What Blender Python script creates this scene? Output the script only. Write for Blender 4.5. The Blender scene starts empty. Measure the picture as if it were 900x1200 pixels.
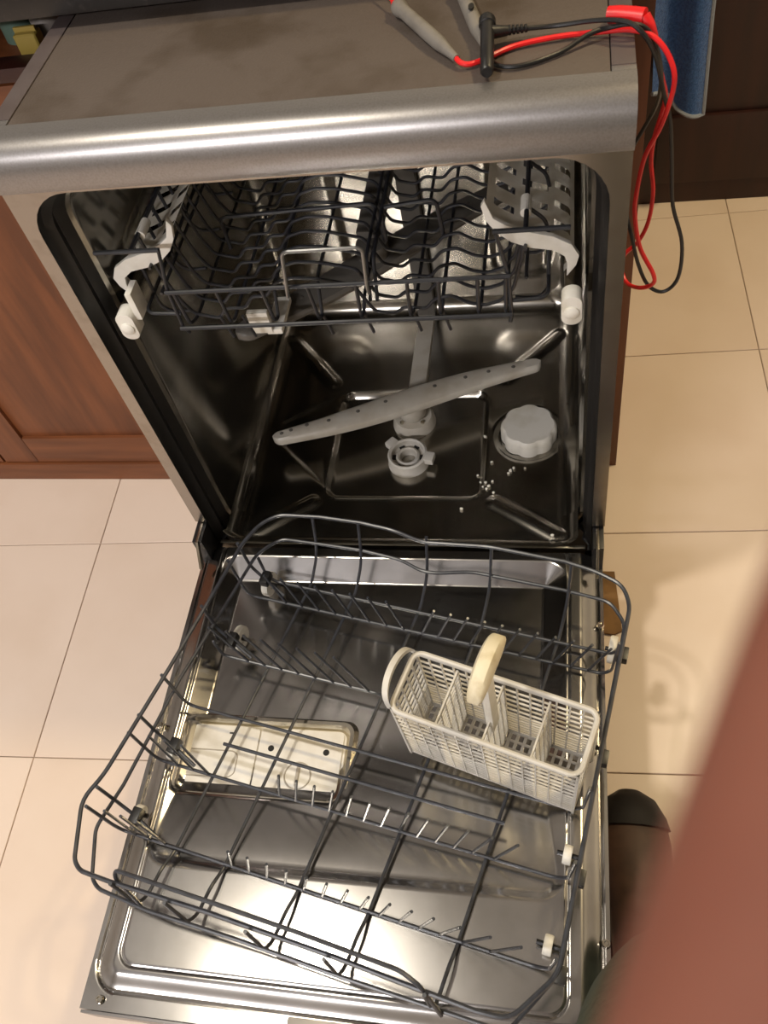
import bpy, bmesh, math, random
from mathutils import Vector, Matrix
random.seed(4)
scene = bpy.context.scene
C = scene.collection

# ------------------------------------------------------------------ camera
cam_d = bpy.data.cameras.new('camera')
cam = bpy.data.objects.new('camera', cam_d)
C.objects.link(cam)
CAM_POS = Vector((0.2438, -0.6902, 1.257))
CAM_ROT = (Matrix.Rotation(math.radians(19.7963), 4, 'Z') @ Matrix.Rotation(math.radians(36.2284), 4, 'X')
           @ Matrix.Rotation(math.radians(-15.6952), 4, 'Z'))
cam.matrix_world = Matrix.Translation(CAM_POS) @ CAM_ROT
cam_d.sensor_fit = 'VERTICAL'
cam_d.sensor_height = 24.0
cam_d.lens = 24.0 * 1028.77 / 1200.0
cam_d.clip_start = 0.004
cam_d.dof.use_dof = True
cam_d.dof.focus_distance = 1.15
cam_d.dof.aperture_fstop = 10.0
scene.camera = cam

# ------------------------------------------------------------------ world and lamps
world = bpy.data.worlds.new('world')
scene.world = world
world.use_nodes = True
world.node_tree.nodes['Background'].inputs[0].default_value = (1.0, 0.85, 0.65, 1)
world.node_tree.nodes['Background'].inputs[1].default_value = 0.15

def area_lamp(name, loc, size, power, color, target=None):
    d = bpy.data.lights.new(name, 'AREA')
    if isinstance(size, tuple):
        d.shape = 'RECTANGLE'
        d.size, d.size_y = size
    else:
        d.shape = 'DISK'
        d.size = size
    d.energy = power
    d.color = color
    o = bpy.data.objects.new(name, d)
    C.objects.link(o)
    o.location = loc
    if target is not None:
        o.rotation_euler = (Vector(target) - Vector(loc)).to_track_quat('-Z', 'Y').to_euler()
    return o

LAMPS = [((-0.65, -0.41, 2.52), 0.19, 25.0, (1.0, 0.92, 0.78)),
         ((1.15, 0.55, 2.52), 0.22, 32.0, (1.0, 0.79, 0.45))]
for loc, size, power, col in LAMPS:
    area_lamp('ceiling_lamp_light', loc, size, power, col)
# fluorescent tube on the wall behind the photographer
TUBE = (-0.95, -2.33, 2.05)
area_lamp('tube_light', (TUBE[0], TUBE[1] + 0.005, TUBE[2]), (1.1, 0.07), 44.0, (1.0, 0.965, 0.97), (TUBE[0] + 0.1, 0.0, 0.6))

scene.view_settings.view_transform = 'Standard'
scene.view_settings.look = 'None'
scene.view_settings.gamma = 1.0
scene.view_settings.use_curve_mapping = False
scene.view_settings.exposure = 0.06

# ------------------------------------------------------------------ helpers
def lin(r, g, b):
    f = lambda c: (c / 255 / 12.92) if c / 255 <= 0.04045 else ((c / 255 + 0.055) / 1.055) ** 2.4
    return (f(r), f(g), f(b), 1.0)

def mat(name, col, rough=0.5, metal=0.0, noise=None, bump=None, spec=0.5, aniso=0.0, sss=0.0, coat=0.0, sheen=0.0):
    """noise = (scale, second colour, contrast lo, hi[, stretch]); bump = (scale, strength[, stretch])"""
    m = bpy.data.materials.new(name)
    m.use_nodes = True
    nt = m.node_tree
    b = nt.nodes['Principled BSDF']
    b.inputs['Base Color'].default_value = col
    b.inputs['Roughness'].default_value = rough
    b.inputs['Metallic'].default_value = metal
    b.inputs['Specular IOR Level'].default_value = spec
    b.inputs['Anisotropic'].default_value = aniso
    if sss:
        b.inputs['Subsurface Weight'].default_value = sss
        b.inputs['Subsurface Radius'].default_value = (1.0, 0.25, 0.12)
        b.inputs['Subsurface Scale'].default_value = 0.006
    b.inputs['Coat Weight'].default_value = coat
    b.inputs['Sheen Weight'].default_value = sheen
    tc = nt.nodes.new('ShaderNodeTexCoord')
    def mapped(st):
        mp = nt.nodes.new('ShaderNodeMapping')
        mp.inputs['Scale'].default_value = st
        nt.links.new(tc.outputs['Object'], mp.inputs['Vector'])
        return mp.outputs['Vector']
    if noise:
        sc, c2, lo, hi = noise[:4]
        st = noise[4] if len(noise) > 4 else (1, 1, 1)
        n = nt.nodes.new('ShaderNodeTexNoise')
        n.inputs['Scale'].default_value = sc
        n.inputs['Detail'].default_value = 6
        nt.links.new(mapped(st), n.inputs['Vector'])
        r = nt.nodes.new('ShaderNodeMapRange')
        r.inputs['From Min'].default_value = lo
        r.inputs['From Max'].default_value = hi
        nt.links.new(n.outputs['Fac'], r.inputs['Value'])
        mx = nt.nodes.new('ShaderNodeMix')
        mx.data_type = 'RGBA'
        mx.inputs['A'].default_value = col
        mx.inputs['B'].default_value = c2
        nt.links.new(r.outputs['Result'], mx.inputs['Factor'])
        nt.links.new(mx.outputs['Result'], b.inputs['Base Color'])
    if bump:
        st = bump[2] if len(bump) > 2 else (1, 1, 1)
        n = nt.nodes.new('ShaderNodeTexNoise')
        n.inputs['Scale'].default_value = bump[0]
        n.inputs['Detail'].default_value = 4
        nt.links.new(mapped(st), n.inputs['Vector'])
        bp = nt.nodes.new('ShaderNodeBump')
        bp.inputs['Strength'].default_value = bump[1]
        bp.inputs['Distance'].default_value = 0.002
        nt.links.new(n.outputs['Fac'], bp.inputs['Height'])
        nt.links.new(bp.outputs['Normal'], b.inputs['Normal'])
    return m

M = {}
M['steel'] = mat('brushed_steel', lin(186, 178, 164), 0.24, 1.0, noise=(14, lin(150, 142, 126), 0.4, 0.7), bump=(60, 0.05, (1, 12, 1)))
M['tub_steel'] = mat('tub_steel', lin(178, 174, 166), 0.19, 1.0, noise=(9, lin(126, 120, 108), 0.42, 0.72), bump=(18, 0.02))
M['door_steel'] = mat('door_steel', lin(188, 185, 182), 0.18, 1.0, noise=(10, lin(162, 158, 153), 0.42, 0.7), bump=(18, 0.02))
M['frame_paint'] = mat('frame_steel', lin(160, 154, 147), 0.22, 1.0, noise=(45, lin(146, 138, 130), 0.5, 0.75))
M['silver_trim'] = mat('silver_trim', lin(150, 147, 146), 0.33, 0.8, noise=(500, lin(140, 136, 134), 0.4, 0.7))
M['laminate'] = mat('worktop_laminate', lin(82, 73, 67), 0.5, 0.0, noise=(11, lin(66, 56, 47), 0.5, 0.68), bump=(300, 0.25), spec=0.4)
M['edge_trim'] = mat('worktop_edge_trim', lin(84, 75, 74), 0.42, 0.1, noise=(20, lin(74, 64, 62), 0.45, 0.7))
M['rubber'] = mat('black_rubber', lin(24, 22, 21), 0.45, 0.0, bump=(60, 0.1))
M['dark_void'] = mat('dark_plastic', lin(30, 27, 25), 0.55)
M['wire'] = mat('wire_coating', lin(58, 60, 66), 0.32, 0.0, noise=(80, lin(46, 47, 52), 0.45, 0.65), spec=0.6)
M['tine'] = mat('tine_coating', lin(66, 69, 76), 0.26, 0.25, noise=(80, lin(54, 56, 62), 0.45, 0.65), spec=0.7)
M['wire_shaded'] = mat('shaded_wire_coating', lin(36, 37, 42), 0.32, 0.0, noise=(80, lin(28, 29, 33), 0.45, 0.65), spec=0.6)  # shade inside the tub is put into this darker wire colour
M['wire_metal'] = mat('bare_wire_handle', lin(150, 150, 150), 0.28, 0.9, bump=(200, 0.05))
M['white_pl'] = mat('white_plastic', lin(226, 222, 212), 0.42, 0.0, noise=(30, lin(206, 200, 184), 0.45, 0.7))
M['cream_pl'] = mat('cream_plastic', lin(222, 212, 184), 0.5, 0.0, noise=(40, lin(190, 174, 138), 0.52, 0.72))
M['grey_pl'] = mat('pale_grey_plastic', lin(204, 200, 192), 0.45, 0.0, noise=(25, lin(190, 184, 172), 0.45, 0.7))
M['arm_pl'] = mat('spray_arm_plastic', lin(190, 184, 172), 0.4, 0.0, noise=(25, lin(172, 162, 146), 0.45, 0.7))
M['dark_arm'] = mat('grey_pipe_plastic', lin(96, 92, 86), 0.45, 0.0, noise=(25, lin(80, 76, 70), 0.45, 0.7))
M['disp'] = mat('dispenser_plastic', lin(226, 222, 214), 0.4, 0.0, noise=(30, lin(212, 206, 194), 0.45, 0.7))
M['disp_dark'] = mat('dispenser_grey', lin(168, 160, 148), 0.4, 0.0, noise=(30, lin(150, 142, 130), 0.45, 0.7))
M['chrome'] = mat('polished_steel', lin(210, 204, 190), 0.14, 1.0, noise=(8, lin(180, 172, 150), 0.45, 0.7))
M['black_pl'] = mat('black_plastic', lin(22, 21, 22), 0.38, 0.0, bump=(120, 0.1))
M['red'] = mat('red_cable_plastic', lin(222, 26, 30), 0.4, 0.0, noise=(60, lin(200, 20, 24), 0.45, 0.7))
M['probe'] = mat('grey_probe_plastic', lin(116, 111, 105), 0.45, 0.0, noise=(60, lin(102, 97, 91), 0.45, 0.7))
M['towel'] = mat('blue_towel', lin(92, 146, 222), 0.95, 0.0, noise=(240, lin(64, 112, 192), 0.4, 0.65), bump=(420, 1.0), sheen=0.6)
M['towel_edge'] = mat('towel_hem', lin(150, 160, 176), 0.95, 0.0, bump=(420, 1.0))
M['grout'] = mat('grout', lin(168, 150, 130), 0.9, noise=(40, lin(136, 118, 98), 0.4, 0.7))
M['tile'] = mat('cream_tile', lin(226, 208, 193), 0.26, 0.0, noise=(3.5, lin(218, 198, 181), 0.42, 0.7), bump=(6, 0.03))
M['wall'] = mat('pale_wall', lin(184, 182, 180), 0.85, noise=(3, lin(174, 171, 168), 0.4, 0.7))
M['ceiling'] = mat('white_ceiling', lin(184, 186, 190), 0.9, noise=(3, lin(174, 176, 180), 0.4, 0.7))
M['wood'] = mat('orange_brown_wood', lin(122, 70, 38), 0.45, 0.0, noise=(5, lin(90, 49, 25), 0.38, 0.66, (6, 6, 0.7)), bump=(30, 0.08, (6, 6, 0.6)))
M['wood_h'] = mat('orange_brown_rail', lin(124, 72, 40), 0.45, 0.0, noise=(5, lin(94, 52, 27), 0.38, 0.66, (0.7, 6, 6)))
M['dark_wood'] = mat('dark_brown_wood', lin(52, 22, 16), 0.45, 0.0, noise=(5, lin(37, 14, 11), 0.38, 0.66, (6, 6, 0.7)))
M['counter'] = mat('black_granite', lin(26, 23, 22), 0.3, 0.0, noise=(120, lin(48, 42, 40), 0.55, 0.7))
M['skin'] = mat('skin', lin(116, 71, 56), 0.7, 0.0, noise=(40, lin(106, 61, 48), 0.4, 0.7), sss=0.12, spec=0.25)
M['nail'] = mat('nail', lin(230, 160, 140), 0.3, 0.0)
M['green'] = mat('green_trouser_cloth', lin(66, 72, 54), 0.9, 0.0, noise=(90, lin(52, 58, 42), 0.4, 0.65), bump=(300, 0.5))
M['shoe'] = mat('dark_brown_shoe', lin(74, 52, 40), 0.55, 0.0, noise=(40, lin(56, 38, 28), 0.4, 0.7))
M['shoe_toe'] = mat('black_toe', lin(24, 20, 19), 0.5, 0.0, bump=(80, 0.2))
M['card'] = mat('brown_board', lin(132, 98, 58), 0.8, noise=(30, lin(100, 72, 42), 0.4, 0.7))
M['crumb'] = mat('white_crumb', lin(240, 236, 224), 0.5)
M['hole'] = mat('dark_hole', lin(20, 18, 16), 0.7)
M['lamp_shell'] = mat('lamp_shell', lin(220, 220, 216), 0.4)
M['glass_green'] = mat('green_bottle_plastic', lin(84, 104, 92), 0.4)
M['grey_tin'] = mat('grey_tin', lin(122, 114, 108), 0.45)
M['orange_pk'] = mat('orange_packet', lin(206, 104, 44), 0.5)
M['yellow_pk'] = mat('yellow_packet', lin(150, 128, 58), 0.5)

def link(name, me, m, parent=None, smooth=True):
    o = bpy.data.objects.new(name, me)
    C.objects.link(o)
    if m is not None and not me.materials:
        me.materials.append(m)
    if smooth:
        for p in me.polygons:
            p.use_smooth = True
        try:
            me.set_sharp_from_angle(angle=math.radians(38))
        except Exception:
            pass
    if parent is not None:
        o.parent = parent
    return o

def bm_obj(name, bm, m, parent=None, smooth=True):
    me = bpy.data.meshes.new(name)
    bmesh.ops.recalc_face_normals(bm, faces=bm.faces[:])
    bm.to_mesh(me)
    bm.free()
    return link(name, me, m, parent, smooth)

def tag(o, label=None, cat=None, group=None, kind=None):
    if label: o['label'] = label
    if cat: o['category'] = cat
    if group: o['group'] = group
    if kind: o['kind'] = kind
    return o

def thing(name, label, cat, loc=(0, 0, 0), rz=0.0, group=None):
    o = bpy.data.objects.new(name, None)
    C.objects.link(o)
    o.empty_display_size = 0.05
    o.location = loc
    o.rotation_euler = (0, 0, rz)
    return tag(o, label, cat, group)

OFF = Vector((0, 0, 0))   # local origin subtracted by builders (world -> local of the current thing)
FR = Matrix.Identity(4)   # world -> local matrix of the current thing

def frame(o=None):
    global FR
    if o is None:
        FR = Matrix.Identity(4)
    else:
        FR = (Matrix.Translation(o.location) @ o.rotation_euler.to_matrix().to_4x4()).inverted()

def Lc(p):
    return FR @ Vector(p)

def round_path(pts, rad, closed=False, n=4):
    pts = [Vector(p) for p in pts]
    out = []
    N = len(pts)
    for i, p in enumerate(pts):
        if not closed and i in (0, N - 1):
            out.append(p); continue
        a = pts[(i - 1) % N] - p
        b = pts[(i + 1) % N] - p
        la, lb = a.length, b.length
        if la < 1e-6 or lb < 1e-6:
            continue
        r = min(rad, la * 0.45, lb * 0.45)
        A = p + a / la * r
        B = p + b / lb * r
        if a.angle(b) > math.radians(172):
            out.append(p); continue
        for k in range(n + 1):
            t = k / n
            out.append((1 - t) ** 2 * A + 2 * t * (1 - t) * p + t * t * B)
    return out

def add_tube(bm, pts, r, sides=8, closed=False, cap=True):
    pts = [Vector(p) for p in pts]
    N = len(pts)
    rs = r if isinstance(r, (list, tuple)) else [r] * N
    rings = []
    prev = None
    for i, p in enumerate(pts):
        if closed:
            t = (pts[(i + 1) % N] - pts[(i - 1) % N])
        else:
            t = pts[min(i + 1, N - 1)] - pts[max(i - 1, 0)]
        if t.length < 1e-9:
            t = Vector((0, 0, 1))
        t.normalize()
        if prev is None:
            up = Vector((0, 0, 1)) if abs(t.z) < 0.9 else Vector((1, 0, 0))
            nrm = t.cross(up).normalized()
        else:
            nrm = prev - t * prev.dot(t)
            if nrm.length < 1e-6:
                nrm = t.orthogonal()
            nrm.normalize()
        prev = nrm
        bi = t.cross(nrm)
        rings.append([bm.verts.new(p + (nrm * math.cos(2 * math.pi * k / sides) + bi * math.sin(2 * math.pi * k / sides)) * rs[i]) for k in range(sides)])
    M_ = N if closed else N - 1
    for i in range(M_):
        a, b = rings[i], rings[(i + 1) % N]
        for k in range(sides):
            bm.faces.new((a[k], a[(k + 1) % sides], b[(k + 1) % sides], b[k]))
    if not closed and cap:
        bm.faces.new(list(reversed(rings[0])))
        bm.faces.new(rings[-1])

def tube(name, pts, r, m, parent=None, rad=0.0, closed=False, sides=8):
    pts = [Lc(p) for p in pts]
    if rad:
        pts = round_path(pts, rad, closed)
    bm = bmesh.new()
    add_tube(bm, pts, r, sides, closed)
    return bm_obj(name, bm, m, parent)

def add_box(bm, lo, hi, mtx=None):
    vs = []
    for z in (lo[2], hi[2]):
        for x, y in ((lo[0], lo[1]), (hi[0], lo[1]), (hi[0], hi[1]), (lo[0], hi[1])):
            v = Vector((x, y, z))
            if mtx is not None: v = mtx @ v
            vs.append(bm.verts.new(v))
    for f in ((3, 2, 1, 0), (4, 5, 6, 7), (0, 1, 5, 4), (1, 2, 6, 5), (2, 3, 7, 6), (3, 0, 4, 7)):
        bm.faces.new([vs[i] for i in f])
    return vs

def bevel_all(bm, w, seg=2):
    if w > 0:
        bmesh.ops.bevel(bm, geom=bm.edges[:], offset=w, segments=seg, profile=0.7, affect='EDGES')

def box(name, lo, hi, m, parent=None, bev=0.0, seg=2, mtx=None):
    bm = bmesh.new()
    add_box(bm, lo, hi, mtx)
    bevel_all(bm, bev, seg)
    bm.transform(FR)
    return bm_obj(name, bm, m, parent)

def prism(name, poly, axis, a, b, m, parent=None, bev=0.0, seg=2, mtx=None):
    """poly: 2-D points; axis 'x': (y,z), 'y': (x,z), 'z': (x,y); extruded from a to b"""
    bm = bmesh.new()
    def P3(p, t):
        return {'x': (t, p[0], p[1]), 'y': (p[0], t, p[1]), 'z': (p[0], p[1], t)}[axis]
    A = [bm.verts.new(P3(p, a)) for p in poly]
    B = [bm.verts.new(P3(p, b)) for p in poly]
    n = len(poly)
    bm.faces.new(A); bm.faces.new(list(reversed(B)))
    for i in range(n):
        bm.faces.new((A[i], B[i], B[(i + 1) % n], A[(i + 1) % n]))
    bmesh.ops.recalc_face_normals(bm, faces=bm.faces[:])
    bevel_all(bm, bev, seg)
    if mtx is not None: bm.transform(mtx)
    bm.transform(FR)
    return bm_obj(name, bm, m, parent)

def rrect(x0, y0, x1, y1, r, n=6):
    pts = []
    for cx, cy, a0 in ((x1 - r, y1 - r, 0), (x0 + r, y1 - r, 90), (x0 + r, y0 + r, 180), (x1 - r, y0 + r, 270)):
        for k in range(n + 1):
            a = math.radians(a0 + 90 * k / n)
            pts.append((cx + r * math.cos(a), cy + r * math.sin(a)))
    return pts

def circle(cx, cy, r, n=24):
    return [(cx + r * math.cos(2 * math.pi * k / n), cy + r * math.sin(2 * math.pi * k / n)) for k in range(n)]

def lathe(name, prof, centre, m, parent=None, n=28, mtx=None):
    bm = bmesh.new()
    rings = []
    for r, z in prof:
        if r < 1e-6:
            rings.append([bm.verts.new((0, 0, z))])
        else:
            rings.append([bm.verts.new((r * math.cos(2 * math.pi * k / n), r * math.sin(2 * math.pi * k / n), z)) for k in range(n)])
    for i in range(len(rings) - 1):
        a, b = rings[i], rings[i + 1]
        for k in range(n):
            k2 = (k + 1) % n
            if len(a) == 1 and len(b) == 1: continue
            if len(a) == 1: bm.faces.new((a[0], b[k2], b[k]))
            elif len(b) == 1: bm.faces.new((a[k], a[k2], b[0]))
            else: bm.faces.new((a[k], a[k2], b[k2], b[k]))
    if mtx is not None: bm.transform(mtx)
    bm.transform(Matrix.Translation(Vector(centre)))
    bm.transform(FR)
    return bm_obj(name, bm, m, parent)

def sstep(a, b, x):
    t = max(0.0, min(1.0, (x - a) / (b - a)))
    return t * t * (3 - 2 * t)

def lramp(a, b, x, k=0.1):
    t = (x - a) / (b - a)
    if t < -k: return 0.0
    if t < k: return (t + k) ** 2 / (4 * k)
    if t < 1 - k: return t
    if t < 1 + k: return 1 - (1 + k - t) ** 2 / (4 * k)
    return 1.0

def sd_rrect(x, y, x0, y0, x1, y1, r):
    cx, cy = (x0 + x1) / 2, (y0 + y1) / 2
    qx = abs(x - cx) - (x1 - x0) / 2 + r
    qy = abs(y - cy) - (y1 - y0) / 2 + r
    return math.hypot(max(qx, 0), max(qy, 0)) + min(max(qx, qy), 0) - r

def sd_capsule(x, y, ax, ay, bx, by, r):
    px, py, dx, dy = x - ax, y - ay, bx - ax, by - ay
    t = max(0, min(1, (px * dx + py * dy) / (dx * dx + dy * dy)))
    return math.hypot(px - dx * t, py - dy * t) - r

def sd_poly(x, y, pts):
    d = 1e9; inside = False
    n = len(pts); j = n - 1
    for i in range(n):
        ax, ay = pts[i]; bx, by = pts[j]
        ex, ey = bx - ax, by - ay
        wx, wy = x - ax, y - ay
        t = max(0, min(1, (wx * ex + wy * ey) / (ex * ex + ey * ey)))
        d = min(d, math.hypot(wx - ex * t, wy - ey * t))
        if (ay > y) != (by > y) and x < (bx - ax) * (y - ay) / (by - ay) + ax:
            inside = not inside
        j = i
    return -d if inside else d

def heightfield(name, xs, ys, fn, m, parent=None, skirt=None):
    nx, ny = len(xs), len(ys)
    vs = [tuple(Lc((x, y, fn(x, y)))) for y in ys for x in xs]
    fs = [(j * nx + i, j * nx + i + 1, (j + 1) * nx + i + 1, (j + 1) * nx + i) for j in range(ny - 1) for i in range(nx - 1)]
    if skirt is not None:
        ring = [i for i in range(nx)] + [j * nx + nx - 1 for j in range(1, ny)] + [(ny - 1) * nx + i for i in range(nx - 2, -1, -1)] + [j * nx for j in range(ny - 2, 0, -1)]
        base = len(vs)
        for k in ring:
            i, j = k % nx, k // nx
            vs.append(tuple(Lc((xs[i], ys[j], skirt))))
        R_ = len(ring)
        for q in range(R_):
            fs.append((ring[q], base + q, base + (q + 1) % R_, ring[(q + 1) % R_]))
        fs.append(tuple(base + q for q in range(R_ - 1, -1, -1)))
    me = bpy.data.meshes.new(name)
    me.from_pydata(vs, [], fs)
    return link(name, me, m, parent)

def linspace(a, b, n):
    return [a + (b - a) * i / (n - 1) for i in range(n)]

# ------------------------------------------------------------------ room shell
RX0, RX1, RY0, RY1, RH = -2.3, 2.1, -2.4, 1.55, 2.6
def struct(name, lo, hi, m):
    return tag(box(name, lo, hi, m, None), kind='structure')
floor = struct('floor', (RX0, RY0, -0.06), (RX1, RY1, -0.003), M['grout'])
ta = math.radians(2.3233); TS = 0.4028; T0 = Vector((-0.5932, 0.1002))
tu = Vector((math.cos(ta), math.sin(ta))); tv = Vector((-math.sin(ta), math.cos(ta)))
bm = bmesh.new()
add_box(bm, (0.0008, 0.0008, -0.0045), (TS - 0.0008, TS - 0.0008, 0.0))
bmesh.ops.bevel(bm, geom=[e for e in bm.edges if min(v.co.z for v in e.verts) > -0.001], offset=0.0008, segments=1, affect='EDGES')
tile_me = bpy.data.meshes.new('tile'); bm.to_mesh(tile_me); bm.free(); tile_me.materials.append(M['tile'])
for i in range(-5, 8):
    for j in range(-8, 5):
        p = T0 + tu * (i * TS) + tv * (j * TS)
        c = p + (tu + tv) * TS / 2
        if RX0 + 0.3 < c.x < RX1 - 0.3 and RY0 + 0.3 < c.y < RY1 - 0.3:
            t = bpy.data.objects.new('tile', tile_me)
            C.objects.link(t)
            t.parent = floor
            t.location = (p.x, p.y, 0)
            t.rotation_euler = (0, 0, ta)
struct('wall_back', (RX0, RY1, 0), (RX1, RY1 + 0.1, RH), M['wall'])
struct('wall_front', (RX0, RY0 - 0.1, 0), (RX1, RY0, RH), M['wall'])
struct('wall_left', (RX0 - 0.1, RY0, 0), (RX0, RY1, RH), M['wall'])
struct('wall_right', (RX1, RY0, 0), (RX1 + 0.1, RY1, RH), M['wall'])
struct('ceiling', (RX0, RY0, RH), (RX1, RY1, RH + 0.1), M['ceiling'])
for n_, (loc, size, power, col) in enumerate(LAMPS):
    lt = thing('ceiling_light', ['round ceiling light over the open dishwasher door', 'round warm ceiling light by the right wall'][n_], 'ceiling light', (loc[0], loc[1], RH))
    frame(lt)
    lathe('lamp_base', [(0, 0), (size / 2 + 0.02, 0), (size / 2 + 0.02, -0.05), (size / 2 + 0.008, -0.06), (size / 2 + 0.008, -0.045), (0, -0.045)], (loc[0], loc[1], RH), M['lamp_shell'], lt)
    frame()

ft = thing('wall_tube_light', 'long tube light on the wall behind the photographer', 'wall light', (TUBE[0], RY0, TUBE[2]))
frame(ft)
box('housing', (TUBE[0] - 0.6, RY0 + 0.001, TUBE[2] - 0.04), (TUBE[0] + 0.6, RY0 + 0.045, TUBE[2] + 0.04), M['lamp_shell'], ft, 0.004)
for sx in (-0.585, 0.585):
    box('end_socket', (TUBE[0] + sx - 0.012, RY0 + 0.045, TUBE[2] - 0.02), (TUBE[0] + sx + 0.012, RY0 + 0.075, TUBE[2] + 0.02), M['lamp_shell'], ft, 0.003)
frame()

# ------------------------------------------------------------------ kitchen units
def panel_door(parent, x0, x1, z0, z1, y, m_v, m_h, rail=0.055):
    """framed door: stiles, rails and a recessed panel"""
    for a, b in ((x0, x0 + rail), (x1 - rail, x1)):
        box('stile', (a, y, z0), (b, y + 0.02, z1), m_v, parent, 0.002)
    for a, b in ((z0, z0 + rail), (z1 - rail, z1)):
        box('rail', (x0 + rail, y + 0.0005, a), (x1 - rail, y + 0.0195, b), m_h, parent, 0.002)
    box('panel', (x0 + rail - 0.004, y + 0.007, z0 + rail - 0.004), (x1 - rail + 0.004, y + 0.016, z1 - rail + 0.004), m_v, parent, 0.001)

CF = 0.252
cab = thing('base_cabinet', 'orange brown wooden base cabinet left of the dishwasher', 'cabinet', (-0.8, 0.55, 0))
frame(cab)
box('carcass', (-1.30, CF + 0.021, 0.0), (-0.325, 1.5, 0.780), M['wood'], cab, 0.001)
box('plinth_rail', (-1.30, CF - 0.004, 0.0), (-0.325, CF + 0.02, 0.047), M['wood_h'], cab, 0.002)
panel_door(cab, -0.82, -0.325, 0.05, 0.775, CF, M['wood'], M['wood_h'], 0.07)
panel_door(cab, -1.30, -0.825, 0.05, 0.775, CF, M['wood'], M['wood_h'], 0.07)
box('shelf_edge', (-1.30, CF, 0.778), (-0.325, CF + 0.03, 0.795), M['dark_wood'], cab, 0.002)
frame()
gab = thing('end_panel', 'orange brown wooden end panel standing right of the dishwasher', 'end panel', (0.32, 0.9, 0))
frame(gab)
box('side_board', (0.309, 0.283, 0.0), (0.333, 1.5, 0.862), M['wood'], gab, 0.0015)
box('edge_band', (0.309, 0.280, 0.0), (0.333, 0.2835, 0.862), M['wood'], gab, 0.0005)
frame()
bm = bmesh.new(); add_box(bm, (-1.32, 0.208, 0.864), (0.345, 1.5, 0.902)); bevel_all(bm, 0.006)
tag(bm_obj('countertop', bm, M['counter']), 'black stone countertop above the back of the dishwasher', 'countertop')

dk = thing('dark_cabinet', 'dark brown wooden cabinet at the far right', 'cabinet', (0.9, 1.25, 0))
frame(dk)
box('carcass', (0.37, 1.022, 0.0), (1.5, 1.5, 0.84), M['dark_wood'], dk, 0.001)
panel_door(dk, 0.37, 0.93, 0.0, 0.80, 1.0, M['dark_wood'], M['dark_wood'], 0.055)
box('rail', (0.425, 0.997, 0.05), (0.875, 1.012, 0.20), M['dark_wood'], dk, 0.004)
panel_door(dk, 0.935, 1.5, 0.0, 0.80, 1.0, M['dark_wood'], M['dark_wood'], 0.055)
box('top_board', (0.36, 0.985, 0.84), (1.5, 1.5, 0.862), M['dark_wood'], dk, 0.003)
frame()

# towel draped over the dark cabinet's top edge
def towel():
    nx, nz = 14, 40
    path = []
    for k in range(nz + 1):
        t = k / nz
        if t < 0.12:
            path.append((1.08 - t / 0.12 * 0.105, 0.8665))
        else:
            s = (t - 0.12) / 0.88
            path.append((0.974 - 0.006 * math.sin(s * 5), 0.8665 - 0.615 * s))
    bm = bmesh.new()
    grid = []
    for k, (y, z) in enumerate(path):
        row = []
        for i in range(nx + 1):
            u = i / nx
            x = 0.398 + 0.100 * u + 0.006 * math.sin(z * 9)
            fold = 0.012 * math.cos(u * 7.5 + 0.6) * min(1.0, k / 8)
            zz = z + (-0.03 * u + 0.028 * sstep(0.55, 0.2, u)) * (k / nz) ** 2
            row.append(bm.verts.new((x, y - 0.014 * min(1, k / 8) - fold, zz)))
        grid.append(row)
    for k in range(nz):
        for i in range(nx):
            bm.faces.new((grid[k][i], grid[k][i + 1], grid[k + 1][i + 1], grid[k + 1][i]))
    edge = [tuple(grid[k][nx].co) for k in range(nz + 1)] + [tuple(grid[nz][i].co) for i in range(nx - 1, -1, -1)]
    bmesh.ops.solidify(bm, geom=bm.faces[:], thickness=0.006)
    tw = thing('towel', 'blue towel hanging down the front of the dark cabinet', 'towel', (0.45, 0.97, 0.25))
    frame(tw)
    bm.transform(FR)
    bm_obj('cloth', bm, M['towel'], tw)
    tube('hem', [(x, y, z) for x, y, z in edge], 0.0042, M['towel_edge'], tw, sides=6)
    frame()
towel()

# small things in the open niche between cabinet and countertop
def jar(name, label, cat, x, y, r, h, m, cap_m):
    t = thing(name, label, cat, (x, y, 0.780))
    frame(t)
    lathe('body', [(0, 0), (r, 0), (r, h * 0.72), (r * 0.6, h * 0.86), (r * 0.45, h * 0.88), (0, h * 0.88)], (x, y, 0.780), m, t, 18)
    lathe('cap', [(0, h * 0.86), (r * 0.5, h * 0.86), (r * 0.5, h), (0, h)], (x, y, 0.780), cap_m, t, 14)
    frame()
jar('bottle', 'dull green bottle in the niche left of the dishwasher top', 'bottle', -0.425, 0.36, 0.022, 0.075, M['glass_green'], M['grey_tin'])
jar('spice_jar', 'grey jar between green bottle and orange packet in the niche', 'jar', -0.375, 0.34, 0.018, 0.072, M['grey_tin'], M['grey_tin'])
for nm, lb, x0, x1, y0, h, m_ in (('packet', 'orange packet in the dark niche by the worktop corner', -0.352, -0.326, 0.36, 0.066, M['orange_pk']),
                                  ('packet', 'small yellow packet at the front of the dark niche', -0.400, -0.370, 0.295, 0.036, M['yellow_pk'])):
    t = thing(nm, lb, 'packet', ((x0 + x1) / 2, y0, 0.780))
    frame(t)
    box('pouch', (x0, y0, 0.780), (x1, y0 + 0.02, 0.780 + h * 0.85), m_, t, 0.005, 3)
    box('top_seal', (x0 + 0.001, y0 + 0.008, 0.780 + h * 0.8), (x1 - 0.001, y0 + 0.012, 0.780 + h), m_, t, 0.001)
    frame()

# ------------------------------------------------------------------ dishwasher
dw = thing('dishwasher', 'silver freestanding dishwasher with its door folded down', 'dishwasher', (0, 0.28, 0))
frame(dw)
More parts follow.
